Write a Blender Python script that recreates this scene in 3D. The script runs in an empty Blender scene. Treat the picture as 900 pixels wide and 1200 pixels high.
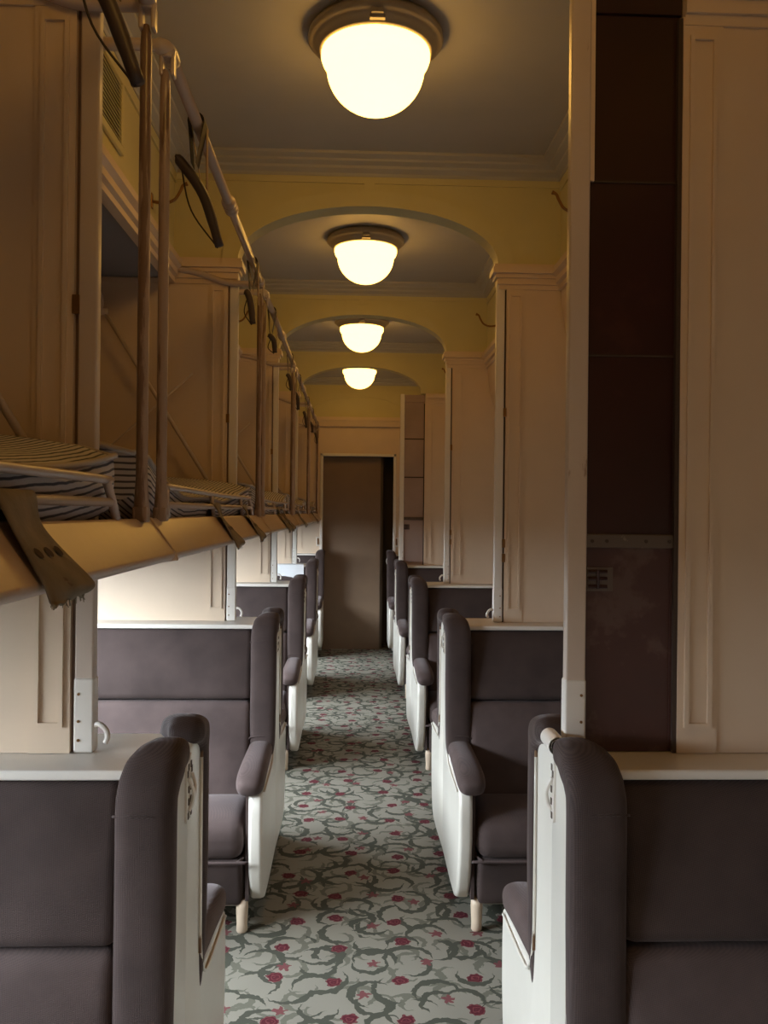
import bpy, bmesh, math, random
from mathutils import Vector, Matrix
R = math.radians
random.seed(7)
S = bpy.context.scene
COL = S.collection

# ------------------------------------------------------------ camera
F = 1020.0
cam_d = bpy.data.cameras.new('camera')
cam = bpy.data.objects.new('camera', cam_d); COL.objects.link(cam); S.camera = cam
cam_d.sensor_fit = 'VERTICAL'; cam_d.sensor_height = 36.0; cam_d.lens = 36.0 * F / 1200.0
cam_d.clip_start = 0.02; cam_d.clip_end = 100
yaw = math.atan(37.0 / F)
fwd = Vector((math.sin(yaw), math.cos(yaw), 0.0005)).normalized()
right = fwd.cross(Vector((0, 0, 1))).normalized(); up = right.cross(fwd).normalized()
ro = 0.010
r2 = right * math.cos(ro) + up * math.sin(ro) * 1.0
u2 = up * math.cos(ro) - right * math.sin(ro)
m = Matrix((r2, u2, -fwd)).transposed().to_4x4()
m.translation = Vector((-0.056, 0.0, 1.50))
cam.matrix_world = m

# ------------------------------------------------------------ light and exposure
S.view_settings.view_transform = 'Standard'; S.view_settings.look = 'None'
S.view_settings.gamma = 1.0; S.view_settings.use_curve_mapping = False
S.view_settings.exposure = 0.0
W = bpy.data.worlds.new('daylight'); S.world = W; W.use_nodes = True
W.node_tree.nodes['Background'].inputs[0].default_value = (0.75, 0.87, 1.0, 1)
W.node_tree.nodes['Background'].inputs[1].default_value = 0.12

P = 1.95; Y0 = 1.645
def YK(k): return Y0 + P * k
YEND = YK(4)                       # end wall plane
WALLX = 1.40; DECKX = 0.79; ZS = 2.45; ZC = 2.94; ZL = 1.05
XR, XL = 0.330, -0.36              # aisle faces of the seat ends
LAMP_COL = (1.0, 0.52, 0.10); LAMP_STR = 8.2
WIN_L, WIN_R = 310.0, 3.5
for side, power in ((-1, WIN_L), (1, WIN_R)):
    for s in range(5):
        ld = bpy.data.lights.new('daylight_at_window', 'AREA')
        ld.shape = 'RECTANGLE'; ld.size = 2.3; ld.size_y = 0.9
        ld.energy = power; ld.color = (0.78, 0.89, 1.0)
        lo = bpy.data.objects.new('daylight_at_window', ld); COL.objects.link(lo)
        lo.location = (side * 2.15, YK(s) - P / 2, 1.62)
        lo.rotation_euler = (0, R(90) * (1 if side > 0 else -1), 0)
        lo.rotation_euler = Vector((-side, 0, -0.75)).to_track_quat('-Z', 'Y').to_euler()

# ------------------------------------------------------------ materials
def mat(name, col, rough=0.5, metal=0.0, bump=0.0, bscale=60, var=0.0, vscale=6, spec=0.5, sheen=0.0, stain=None, sscale=8, samt=0.6, sz=None):
    M = bpy.data.materials.new(name); M.use_nodes = True
    nt = M.node_tree; b = nt.nodes['Principled BSDF']
    b.inputs['Base Color'].default_value = (*col, 1); b.inputs['Roughness'].default_value = rough
    b.inputs['Metallic'].default_value = metal; b.inputs['Specular IOR Level'].default_value = spec
    if sheen: b.inputs['Sheen Weight'].default_value = sheen; b.inputs['Sheen Roughness'].default_value = 0.4
    tc = nt.nodes.new('ShaderNodeTexCoord')
    src = None
    if var:
        n = nt.nodes.new('ShaderNodeTexNoise'); n.inputs['Scale'].default_value = vscale; n.inputs['Detail'].default_value = 4
        nt.links.new(tc.outputs['Object'], n.inputs['Vector'])
        mp = nt.nodes.new('ShaderNodeMapRange'); mp.inputs[1].default_value = .3; mp.inputs[2].default_value = .7
        mp.inputs[3].default_value = 1 - var; mp.inputs[4].default_value = 1 + var
        nt.links.new(n.outputs['Fac'], mp.inputs[0])
        mx = nt.nodes.new('ShaderNodeVectorMath'); mx.operation = 'SCALE'; mx.inputs[0].default_value = col
        nt.links.new(mp.outputs[0], mx.inputs['Scale']); src = mx.outputs[0]
    if stain:
        n = nt.nodes.new('ShaderNodeTexNoise'); n.inputs['Scale'].default_value = sscale; n.inputs['Detail'].default_value = 6; n.inputs['Roughness'].default_value = .65
        if sz:
            mpp = nt.nodes.new('ShaderNodeMapping'); mpp.inputs['Scale'].default_value = (1, 1, sz)
            nt.links.new(tc.outputs['Object'], mpp.inputs[0]); nt.links.new(mpp.outputs[0], n.inputs['Vector'])
        else: nt.links.new(tc.outputs['Object'], n.inputs['Vector'])
        mp = nt.nodes.new('ShaderNodeMapRange'); mp.inputs[1].default_value = samt; mp.inputs[2].default_value = samt + .05
        nt.links.new(n.outputs['Fac'], mp.inputs[0])
        mix = nt.nodes.new('ShaderNodeMix'); mix.data_type = 'RGBA'
        nt.links.new(mp.outputs[0], mix.inputs[0])
        if src: nt.links.new(src, mix.inputs[6])
        else: mix.inputs[6].default_value = (*col, 1)
        mix.inputs[7].default_value = (*stain, 1); src = mix.outputs[2]
    if src: nt.links.new(src, b.inputs['Base Color'])
    if bump:
        n = nt.nodes.new('ShaderNodeTexNoise'); n.inputs['Scale'].default_value = bscale; n.inputs['Detail'].default_value = 3
        nt.links.new(tc.outputs['Object'], n.inputs['Vector'])
        bp = nt.nodes.new('ShaderNodeBump'); bp.inputs['Strength'].default_value = bump; bp.inputs['Distance'].default_value = 0.002
        nt.links.new(n.outputs['Fac'], bp.inputs['Height']); nt.links.new(bp.outputs[0], b.inputs['Normal'])
    return M

PAINT = mat('cream_paint', (.68, .53, .385), .38, bump=.15, bscale=40, var=.03)
PAINTW = mat('pale_paint', (.74, .68, .60), .35, bump=.12, bscale=40, var=.03)
YCREAM = mat('yellow_cream_paint', (.60, .53, .27), .5, bump=.1, bscale=30, var=.03)
CEIL = mat('grey_ceiling_paint', (.42, .41, .40), .55, bump=.1, bscale=30, var=.03)
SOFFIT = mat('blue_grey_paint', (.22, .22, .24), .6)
ENDPAINT = mat('white_enamel', (.73, .68, .59), .28, bump=.06, bscale=14, var=.03)
OLDPAINT = mat('worn_cream_paint', (.58, .47, .38), .35, bump=.3, bscale=50, stain=(.30, .19, .12), sscale=30, samt=.66, sz=.15)
RODPAINT = mat('worn_rod_paint', (.38, .27, .20), .3, bump=.3, bscale=60, stain=(.19, .115, .075), sscale=28, samt=.50, sz=.10)
BERTHPAINT = mat('tan_berth_paint', (.52, .37, .26), .32, bump=.2, bscale=25, var=.05, stain=(.10, .05, .03), sscale=26, samt=.675)
RAILPAINT = mat('rail_paint', (.50, .40, .34), .25, bump=.1)
DARKPANEL = mat('dark_maroon_panel', (.034, .010, .008), .30, var=.25, vscale=3, stain=(.055, .018, .014), sscale=3, samt=.60, bump=.15, bscale=12)
DARKPANEL2 = mat('faded_maroon_panel', (.060, .022, .017), .45, var=.25, vscale=5, stain=(.095, .052, .04), sscale=5, samt=.56)
PINKPANEL = mat('pinkish_brown_panel', (.34, .24, .20), .5, var=.12, vscale=4)
BANDMET = mat('tarnished_metal', (.12, .09, .07), .5, metal=.2, stain=(.24, .19, .15), sscale=20, samt=.6)
SLIT = mat('dark_slit', (.05, .03, .02), .7)
BROWNSLIT = mat('brown_slit', (.22, .14, .10), .7)
BRASS = mat('dark_brass', (.28, .15, .06), .3, metal=.8)
BROWNSTRAP = mat('dark_leather', (.035, .022, .016), .7)
TANSTRAP = mat('tan_leather', (.22, .12, .06), .6)
WOODBAR = mat('dark_wood_bar', (.06, .04, .035), .5)
RIM = mat('lamp_rim_metal', (.36, .31, .24), .45)
DOORBR = mat('brown_corridor_wall', (.20, .13, .08), .5, var=.05)
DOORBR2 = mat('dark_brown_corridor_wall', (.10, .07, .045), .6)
LINEN = mat('white_linen', (.75, .75, .75), .9, bump=.3, bscale=90)
BLACKPIT = mat('dark_void', (.02, .018, .015), .8)
WALLLOW = mat('window_wall_paint', (.62, .56, .48), .4)

def plush(name, col, weave=0.0):
    M = bpy.data.materials.new(name); M.use_nodes = True; nt = M.node_tree; b = nt.nodes['Principled BSDF']
    b.inputs['Roughness'].default_value = .85; b.inputs['Sheen Weight'].default_value = .22; b.inputs['Sheen Roughness'].default_value = .35
    b.inputs['Sheen Tint'].default_value = (.85, .75, .74, 1)
    b.inputs['Specular IOR Level'].default_value = .2
    tc = nt.nodes.new('ShaderNodeTexCoord')
    n = nt.nodes.new('ShaderNodeTexNoise'); n.inputs['Scale'].default_value = 7; n.inputs['Detail'].default_value = 6
    nt.links.new(tc.outputs['Object'], n.inputs['Vector'])
    mp = nt.nodes.new('ShaderNodeMapRange'); mp.inputs[1].default_value = .3; mp.inputs[2].default_value = .7
    mp.inputs[3].default_value = .78; mp.inputs[4].default_value = 1.22
    nt.links.new(n.outputs['Fac'], mp.inputs[0])
    # diagonal pin weave
    def wave(vx, vz):
        d = nt.nodes.new('ShaderNodeVectorMath'); d.operation = 'DOT_PRODUCT'; d.inputs[1].default_value = (vx, vx * .6, vz)
        nt.links.new(tc.outputs['Object'], d.inputs[0])
        s = nt.nodes.new('ShaderNodeMath'); s.operation = 'SINE'; nt.links.new(d.outputs['Value'], s.inputs[0]); return s.outputs[0]
    a = wave(900, 1100); c = wave(-1500, 1100)
    mu = nt.nodes.new('ShaderNodeMath'); mu.operation = 'MULTIPLY'; nt.links.new(a, mu.inputs[0]); nt.links.new(c, mu.inputs[1])
    ma = nt.nodes.new('ShaderNodeMath'); ma.operation = 'MULTIPLY_ADD'; nt.links.new(mu.outputs[0], ma.inputs[0])
    ma.inputs[1].default_value = weave; nt.links.new(mp.outputs[0], ma.inputs[2])
    mx = nt.nodes.new('ShaderNodeVectorMath'); mx.operation = 'SCALE'; mx.inputs[0].default_value = col
    nt.links.new(ma.outputs[0], mx.inputs['Scale']); nt.links.new(mx.outputs[0], b.inputs['Base Color'])
    bp = nt.nodes.new('ShaderNodeBump'); bp.inputs['Strength'].default_value = .35; bp.inputs['Distance'].default_value = .001
    nt.links.new(mu.outputs[0], bp.inputs['Height']); nt.links.new(bp.outputs[0], b.inputs['Normal'])
    return M
PLUSH = plush('taupe_mohair', (.064, .044, .039), .30)
PLUSHARM = plush('worn_taupe_mohair', (.088, .061, .055), .22)

def ticking():
    M = bpy.data.materials.new('striped_ticking'); M.use_nodes = True; nt = M.node_tree; b = nt.nodes['Principled BSDF']
    b.inputs['Roughness'].default_value = .9
    uv = nt.nodes.new('ShaderNodeUVMap'); sp = nt.nodes.new('ShaderNodeSeparateXYZ'); nt.links.new(uv.outputs[0], sp.inputs[0])
    tc = nt.nodes.new('ShaderNodeTexCoord')
    n = nt.nodes.new('ShaderNodeTexNoise'); n.inputs['Scale'].default_value = 14; nt.links.new(tc.outputs['Object'], n.inputs['Vector'])
    ad = nt.nodes.new('ShaderNodeMath'); ad.operation = 'MULTIPLY_ADD'; ad.inputs[1].default_value = .008
    nt.links.new(n.outputs['Fac'], ad.inputs[0]); nt.links.new(sp.outputs[0], ad.inputs[2])
    mu = nt.nodes.new('ShaderNodeMath'); mu.operation = 'MULTIPLY'; mu.inputs[1].default_value = 2 * math.pi / .0125
    nt.links.new(ad.outputs[0], mu.inputs[0])
    s = nt.nodes.new('ShaderNodeMath'); s.operation = 'SINE'; nt.links.new(mu.outputs[0], s.inputs[0])
    mp = nt.nodes.new('ShaderNodeMapRange'); mp.inputs[1].default_value = -.75; mp.inputs[2].default_value = -.2
    nt.links.new(s.outputs[0], mp.inputs[0])
    mix = nt.nodes.new('ShaderNodeMix'); mix.data_type = 'RGBA'; nt.links.new(mp.outputs[0], mix.inputs[0])
    mix.inputs[6].default_value = (.085, .078, .085, 1); mix.inputs[7].default_value = (.60, .55, .52, 1)
    nt.links.new(mix.outputs[2], b.inputs['Base Color'])
    return M
TICK = ticking()
PIPING = mat('mattress_piping', (.45, .38, .32), .8)

def webbing():
    return mat('frayed_canvas_webbing', (.20, .155, .10), .9, bump=.5, bscale=160, var=.25, vscale=18, stain=(.12, .075, .045), sscale=30, samt=.66)
WEB = webbing()
WEBHOLE = mat('webbing_rust_mark', (.045, .022, .012), .9)

def carpet():
    M = bpy.data.materials.new('floral_carpet'); M.use_nodes = True; nt = M.node_tree; L = nt.links; N = nt.nodes
    b = N['Principled BSDF']; b.inputs['Roughness'].default_value = .95; b.inputs['Specular IOR Level'].default_value = .1
    tc = N.new('ShaderNodeTexCoord')
    # wobble for leaf edges
    wn = N.new('ShaderNodeTexNoise'); wn.inputs['Scale'].default_value = 38; wn.inputs['Detail'].default_value = 2
    L.new(tc.outputs['Object'], wn.inputs['Vector'])
    sub = N.new('ShaderNodeVectorMath'); sub.operation = 'SUBTRACT'; L.new(wn.outputs['Color'], sub.inputs[0]); sub.inputs[1].default_value = (.5, .5, .5)
    sc = N.new('ShaderNodeVectorMath'); sc.operation = 'SCALE'; sc.inputs['Scale'].default_value = .030; L.new(sub.outputs[0], sc.inputs[0])
    wob = N.new('ShaderNodeVectorMath'); wob.operation = 'ADD'; L.new(tc.outputs['Object'], wob.inputs[0]); L.new(sc.outputs[0], wob.inputs[1])
    def math_(op, a, b_=None, c=None):
        n = N.new('ShaderNodeMath'); n.operation = op
        for i, v in enumerate((a, b_, c)):
            if v is None: continue
            if isinstance(v, (int, float)): n.inputs[i].default_value = v
            else: L.new(v, n.inputs[i])
        return n.outputs[0]
    def cells(scale, off, rnd, wobble=True):
        o = N.new('ShaderNodeVectorMath'); o.operation = 'ADD'; L.new((wob if wobble else tc).outputs[0 if wobble else 'Object'], o.inputs[0]); o.inputs[1].default_value = (off[0], off[1], 0)
        fl = N.new('ShaderNodeVectorMath'); fl.operation = 'MULTIPLY'; L.new(o.outputs[0], fl.inputs[0]); fl.inputs[1].default_value = (1, 1, 0)
        v = N.new('ShaderNodeTexVoronoi'); v.voronoi_dimensions = '2D'; v.inputs['Scale'].default_value = scale; v.inputs['Randomness'].default_value = rnd
        L.new(fl.outputs[0], v.inputs['Vector'])
        d = N.new('ShaderNodeVectorMath'); d.operation = 'SUBTRACT'; L.new(fl.outputs[0], d.inputs[0]); L.new(v.outputs['Position'], d.inputs[1])
        se = N.new('ShaderNodeSeparateColor'); L.new(v.outputs['Color'], se.inputs[0])
        return d.outputs[0], se.outputs
    def crescent(scale, off, rnd, r, thick, ang0, span):
        d, col = cells(scale, off, rnd)
        ro = N.new('ShaderNodeVectorRotate'); ro.rotation_type = 'Z_AXIS'; L.new(d, ro.inputs['Vector'])
        ang = math_('MULTIPLY_ADD', col[0], span, ang0); L.new(ang, ro.inputs['Angle'])
        def dist(cx, cy):
            q = N.new('ShaderNodeVectorMath'); q.operation = 'DISTANCE'; L.new(ro.outputs[0], q.inputs[0]); q.inputs[1].default_value = (cx, cy, 0); return q.outputs['Value']
        inn = math_('LESS_THAN', dist(0, 0), r)
        out = math_('GREATER_THAN', dist(thick * .9, thick * .35), r - thick * .28)
        return math_('MULTIPLY', inn, out)
    g1 = crescent(5.2, (.0, .0), .55, .075, .022, 0.0, 6.28)
    g2 = crescent(6.0, (.37, .21), .6, .062, .019, 1.6, 6.28)
    g3 = crescent(6.6, (.71, .53), .6, .055, .018, 3.1, 6.28)
    g4 = crescent(4.6, (.15, .77), .6, .085, .020, 4.2, 6.28)
    g5 = crescent(7.5, (.95, .33), .7, .045, .015, 5.2, 6.28)
    dark = math_('MAXIMUM', math_('MAXIMUM', g1, g2), g4); pale = math_('MAXIMUM', g3, g5)
    def flower(scale, off, rnd, r, petals, amp):
        d, col = cells(scale, off, rnd)
        sp = N.new('ShaderNodeSeparateXYZ'); L.new(d, sp.inputs[0])
        an = math_('ARCTAN2', sp.outputs[1], sp.outputs[0])
        sn = math_('SINE', math_('MULTIPLY', an, petals)); rr = math_('MULTIPLY_ADD', sn, amp, r)
        ln = N.new('ShaderNodeVectorMath'); ln.operation = 'LENGTH'; L.new(d, ln.inputs[0])
        return math_('LESS_THAN', ln.outputs['Value'], rr), ln.outputs['Value']
    f1, d1 = flower(4.9, (.11, .09), .35, .0265, 7, .002)
    f2, d2 = flower(4.3, (.53, .41), .5, .019, 5, .006)
    base = N.new('ShaderNodeTexNoise'); base.inputs['Scale'].default_value = 3; L.new(tc.outputs['Object'], base.inputs['Vector'])
    cr = N.new('ShaderNodeMix'); cr.data_type = 'RGBA'; L.new(base.outputs['Fac'], cr.inputs[0])
    cr.inputs[6].default_value = (.185, .168, .135, 1); cr.inputs[7].default_value = (.245, .225, .178, 1)
    cur = cr.outputs[2]
    def over(cur, mask, col):
        mx = N.new('ShaderNodeMix'); mx.data_type = 'RGBA'; L.new(mask, mx.inputs[0]); L.new(cur, mx.inputs[6]); mx.inputs[7].default_value = (*col, 1); return mx.outputs[2]
    cur = over(cur, pale, (.120, .115, .086)); cur = over(cur, dark, (.062, .062, .046))
    cur = over(cur, f2, (.145, .05, .05)); cur = over(cur, f1, (.080, .016, .021))
    core = math_('MULTIPLY', f1, math_('LESS_THAN', math_('PINGPONG', d1, .006), .0018)); cur = over(cur, core, (.14, .04, .042))
    L.new(cur, b.inputs['Base Color'])
    fz = N.new('ShaderNodeTexNoise'); fz.inputs['Scale'].default_value = 420; L.new(tc.outputs['Object'], fz.inputs['Vector'])
    bp = N.new('ShaderNodeBump'); bp.inputs['Strength'].default_value = .5; bp.inputs['Distance'].default_value = .003
    L.new(fz.outputs['Fac'], bp.inputs['Height']); L.new(bp.outputs[0], b.inputs['Normal'])
    return M
CARPET = carpet()

def emis(name, col, st):
    M = bpy.data.materials.new(name); M.use_nodes = True; b = M.node_tree.nodes['Principled BSDF']
    b.inputs['Base Color'].default_value = (.8, .75, .6, 1)
    b.inputs['Emission Color'].default_value = (*col, 1); b.inputs['Emission Strength'].default_value = st
    return M
GLOBE = emis('lit_opal_glass', LAMP_COL, LAMP_STR)

def glassmat():
    M = bpy.data.materials.new('window_glass'); M.use_nodes = True; nt = M.node_tree
    nt.nodes.remove(nt.nodes['Principled BSDF']); o = nt.nodes['Material Output']
    t = nt.nodes.new('ShaderNodeBsdfTransparent'); g = nt.nodes.new('ShaderNodeBsdfGlossy'); g.inputs['Roughness'].default_value = .02
    mx = nt.nodes.new('ShaderNodeMixShader'); mx.inputs[0].default_value = .06
    nt.links.new(t.outputs[0], mx.inputs[1]); nt.links.new(g.outputs[0], mx.inputs[2]); nt.links.new(mx.outputs[0], o.inputs[0])
    return M
GLASS = glassmat()

# ------------------------------------------------------------ mesh helpers
def link(name, bm, m, parent=None, smooth=False, bevel=0.0, seg=2, angle=40):
    bmesh.ops.recalc_face_normals(bm, faces=bm.faces)
    me = bpy.data.meshes.new(name); bm.to_mesh(me); bm.free()
    for mm in (m if isinstance(m, (list, tuple)) else [m]): me.materials.append(mm)
    o = bpy.data.objects.new(name, me); COL.objects.link(o)
    if parent: o.parent = parent
    if smooth:
        for p in me.polygons: p.use_smooth = True
    if bevel:
        bv = o.modifiers.new('bevel', 'BEVEL'); bv.width = bevel; bv.segments = seg; bv.limit_method = 'ANGLE'; bv.angle_limit = R(angle)
        for p in me.polygons: p.use_smooth = True
        wn = o.modifiers.new('wn', 'WEIGHTED_NORMAL'); wn.keep_sharp = True
    return o
def struct(o): o['kind'] = 'structure'; return o
def empty(name, loc, label, cat, group=None):
    o = bpy.data.objects.new(name, None); COL.objects.link(o); o.location = loc
    o['label'] = label; o['category'] = cat
    if group: o['group'] = group
    return o
def tag(o, label, cat, group=None):
    o['label'] = label; o['category'] = cat
    if group: o['group'] = group
    return o
def BM(): return bmesh.new()
def box(bm, x0, x1, y0, y1, z0, z1, mi=0):
    v = [bm.verts.new(p) for p in ((x0,y0,z0),(x1,y0,z0),(x1,y1,z0),(x0,y1,z0),(x0,y0,z1),(x1,y0,z1),(x1,y1,z1),(x0,y1,z1))]
    for f in ((0,3,2,1),(4,5,6,7),(0,1,5,4),(1,2,6,5),(2,3,7,6),(3,0,4,7)):
        bm.faces.new([v[i] for i in f]).material_index = mi
def prism(bm, pts, a0, a1, axis):
    """extrude polygon pts along axis; pts are the other two coordinates in xyz order"""
    def mk(p, a):
        return {'x': (a, p[0], p[1]), 'y': (p[0], a, p[1]), 'z': (p[0], p[1], a)}[axis]
    A = [bm.verts.new(mk(p, a0)) for p in pts]; B = [bm.verts.new(mk(p, a1)) for p in pts]
    bm.faces.new(A); bm.faces.new(B[::-1]); n = len(pts)
    for i in range(n): bm.faces.new((A[i], B[i], B[(i+1) % n], A[(i+1) % n]))
def tube(bm, pts, r, n=10, cap=True):
    pts = [Vector(p) for p in pts]
    rs = r if isinstance(r, (list, tuple)) else [r] * len(pts)
    t0 = (pts[1] - pts[0]).normalized()
    ref = Vector((0, 0, 1)) if abs(t0.z) < .9 else Vector((1, 0, 0))
    nrm = t0.cross(ref).normalized(); rings = []
    for i, p in enumerate(pts):
        t = ((pts[i+1] - p).normalized() if i < len(pts)-1 else Vector()) + ((p - pts[i-1]).normalized() if i else Vector())
        t.normalize(); nrm = (nrm - t * nrm.dot(t)).normalized(); bi = t.cross(nrm)
        rings.append([bm.verts.new(p + (nrm * math.cos(2*math.pi*j/n) + bi * math.sin(2*math.pi*j/n)) * rs[i]) for j in range(n)])
    for a, b in zip(rings, rings[1:]):
        for j in range(n): bm.faces.new((a[j], a[(j+1) % n], b[(j+1) % n], b[j]))
    if cap: bm.faces.new(rings[0][::-1]); bm.faces.new(rings[-1])
def curve(pts, n=8):
    """catmull-rom through pts"""
    P_ = [Vector(p) for p in pts]; P_ = [P_[0]*2 - P_[1]] + P_ + [P_[-1]*2 - P_[-2]]; out = []
    for i in range(1, len(P_) - 2):
        for j in range(n):
            t = j / n; a, b, c, d = P_[i-1], P_[i], P_[i+1], P_[i+2]
            out.append(.5 * ((2*b) + (c-a)*t + (2*a-5*b+4*c-d)*t*t + (3*b-a-3*c+d)*t**3))
    out.append(P_[-2]); return out
def lathe(bm, prof, cx, cy, n=48, mi=0):
    rings = []
    for r, z in prof:
        if r < 1e-5: rings.append([bm.verts.new((cx, cy, z))])
        else: rings.append([bm.verts.new((cx + r*math.cos(2*math.pi*j/n), cy + r*math.sin(2*math.pi*j/n), z)) for j in range(n)])
    for a, b in zip(rings, rings[1:]):
        for j in range(n):
            k = (j+1) % n
            if len(a) == 1 and len(b) == 1: continue
            if len(a) == 1: f = bm.faces.new((a[0], b[j], b[k]))
            elif len(b) == 1: f = bm.faces.new((a[j], a[k], b[0]))
            else: f = bm.faces.new((a[j], a[k], b[k], b[j]))
            f.material_index = mi
def sweep(bm, st, n=20, e=.62):
    """padded roll: stations (x, y, z, half width x, half thickness, dy, dz normal in YZ)"""
    rings = []
    for x, y, z, hw, ht, ny, nz in st:
        l = math.hypot(ny, nz) or 1; ny /= l; nz /= l; ring = []
        for j in range(n):
            a = 2*math.pi*j/n; c, s = math.cos(a), math.sin(a)
            u = math.copysign(abs(c)**e, c) * hw; w = math.copysign(abs(s)**e, s) * ht
            ring.append(bm.verts.new((x + u, y + ny*w, z + nz*w)))
        rings.append(ring)
    for a, b in zip(rings, rings[1:]):
        for j in range(n): bm.faces.new((a[j], a[(j+1) % n], b[(j+1) % n], b[j]))
    bm.faces.new(rings[0][::-1]); bm.faces.new(rings[-1])
def pillow(bm, x0, x1, y0, y1, z0, z1, r=.03, nx=24, nz=8, shear=None, crown=0.0):
    """upholstered block with rounded edges; shear(z)->dy; crown bulges the -y face"""
    res = bmesh.ops.create_cube(bm, size=1.0); vs = res['verts']
    es = list({e for v in vs for e in v.link_edges})
    bmesh.ops.subdivide_edges(bm, edges=es, cuts=9, use_grid_fill=True)
    hx, hy, hz = (x1-x0)/2, (y1-y0)/2, (z1-z0)/2; c = Vector(((x0+x1)/2, (y0+y1)/2, (z0+z1)/2))
    def warp(t, h):          # concentrate the cuts near the edges
        s = abs(t*2); rr = r / h
        s = s/.6*(1-rr) if s <= .6 else (1-rr) + (s-.6)/.4*rr
        return math.copysign(s*h, t)
    for v in vs if False else bm.verts:
        if abs(v.co.x) <= .5001 and abs(v.co.y) <= .5001 and abs(v.co.z) <= .5001 and not v.tag:
            p = Vector((warp(v.co.x, hx), warp(v.co.y, hy), warp(v.co.z, hz)))
            q = Vector((max(-hx+r, min(hx-r, p.x)), max(-hy+r, min(hy-r, p.y)), max(-hz+r, min(hz-r, p.z))))
            d = p - q
            if d.length > 1e-6: p = q + d.normalized() * min(r, max(abs(d.x), abs(d.y), abs(d.z)))
            if crown and p.y < 0: p.y -= crown * (1-(p.x/hx)**4) * (1-(p.z/hz)**2)
            p += c
            if shear: p.y += shear(p.z)
            v.co = p; v.tag = True

# ------------------------------------------------------------ the room shell
YA, YB = YK(-1) - .35, 11.0
b = BM(); box(b, -WALLX-.05, WALLX+.05, YA, YB, -.06, 0); struct(link('floor', b, CARPET))
b = BM(); box(b, -DECKX-.06, DECKX+.06, YA, YEND+.05, ZC, ZC+.05); struct(link('ceiling', b, CEIL))
def side_wall(name, s):
    b = BM(); x0, x1 = sorted((s*WALLX, s*(WALLX+.06)))
    z0, z1, hw = .78, 1.36, .76
    box(b, x0, x1, YA, YEND+.05, 0, z0); box(b, x0, x1, YA, YEND+.05, z1, ZS+.1)
    edges = [YA]
    for k in range(5): c = YK(k)-P/2; edges += [c-hw, c+hw]
    edges.append(YEND+.05)
    for i in range(0, len(edges), 2): box(b, x0, x1, edges[i], edges[i+1], z0, z1)
    struct(link(name, b, WALLLOW))
    for k in range(5):
        c = YK(k)-P/2; n = k + 1 + (0 if s < 0 else 5)
        b = BM(); f = .035
        for (a, d, e, g) in ((c-hw, c+hw, z0, z0+f), (c-hw, c+hw, z1-f, z1), (c-hw, c-hw+f, z0+f, z1-f), (c+hw-f, c+hw, z0+f, z1-f), (c-.02, c+.02, z0+f, z1-f)):
            box(b, x0+.012, x1-.012, a, d, e, g)
        w = struct(link('window_%d' % n, b, WALLLOW))
        b = BM(); xm = (x0+x1)/2; box(b, xm-.003, xm+.003, c-hw+.01, c+hw-.01, z0+.01, z1-.01); link('pane', b, GLASS, w)
side_wall('wall_left', -1); side_wall('wall_right', 1)
for s, nm in ((-1, 'left'), (1, 'right')):
    b = BM(); x0, x1 = sorted((s*DECKX, s*(DECKX+.03)))
    box(b, x0, x1, YA, YEND+.05, ZS, ZC+.02)
    struct(link('wall_%s_upper' % nm, b, YCREAM))
    b = BM(); x0, x1 = sorted((s*(DECKX+.03), s*(WALLX+.02)))
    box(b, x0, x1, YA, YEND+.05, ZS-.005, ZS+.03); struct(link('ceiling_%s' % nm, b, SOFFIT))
    # cornice along the edge of the lower deck
    b = BM()
    prof = [(DECKX+.03, 2.425), (DECKX-.004, 2.425), (DECKX-.004, 2.445), (DECKX-.018, 2.452), (DECKX-.018, 2.475), (DECKX-.035, 2.487), (DECKX-.035, 2.512), (DECKX-.022, 2.522), (DECKX, 2.525), (DECKX+.03, 2.525)]
    prism(b, [(s*p[0], p[1]) for p in prof], YA, YEND, 'y'); struct(link('trim_%d' % (1 if s < 0 else 2), b, PAINT))
# wall behind the camera and end wall with its opening
b = BM(); box(b, -WALLX, WALLX, YA-.05, YA, 0, ZC+.02); struct(link('wall_back', b, PAINT))
b = BM(); OX0, OX1, OZ = -.378, .386, 2.105
box(b, -WALLX, OX0, YEND, YEND+.05, 0, 2.44); box(b, OX1, WALLX, YEND, YEND+.05, 0, 2.44); box(b, OX0, OX1, YEND, YEND+.05, OZ, 2.44)
struct(link('wall_end', b, PAINT))
b = BM()
for (x0, x1, z0, z1) in ((OX0-.03, OX0, 0, OZ+.03), (OX1, OX1+.03, 0, OZ+.03), (OX0-.03, OX1+.03, OZ, OZ+.03)):
    box(b, x0, x1, YEND-.012, YEND+.06, z0, z1)
struct(link('trim_3', b, PAINTW, bevel=.004))
b = BM(); prism(b, [(OX0-.02, 9.53), (.25, 9.53), (.25, 9.57), (OX0-.02, 9.57)], 0, 2.3, 'z'); struct(link('door_1', b, DOORBR))
b = BM(); box(b, .252, 1.0, 10.05, 10.09, 0, 2.4); box(b, .25, .28, 9.57, 10.05, 0, 2.4); box(b, .60, .63, 9.50, 10.05, 0, 2.4); box(b, -.45, .7, 9.50, 10.1, 2.32, 2.36); struct(link('wall_corridor', b, DOORBR2))

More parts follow.
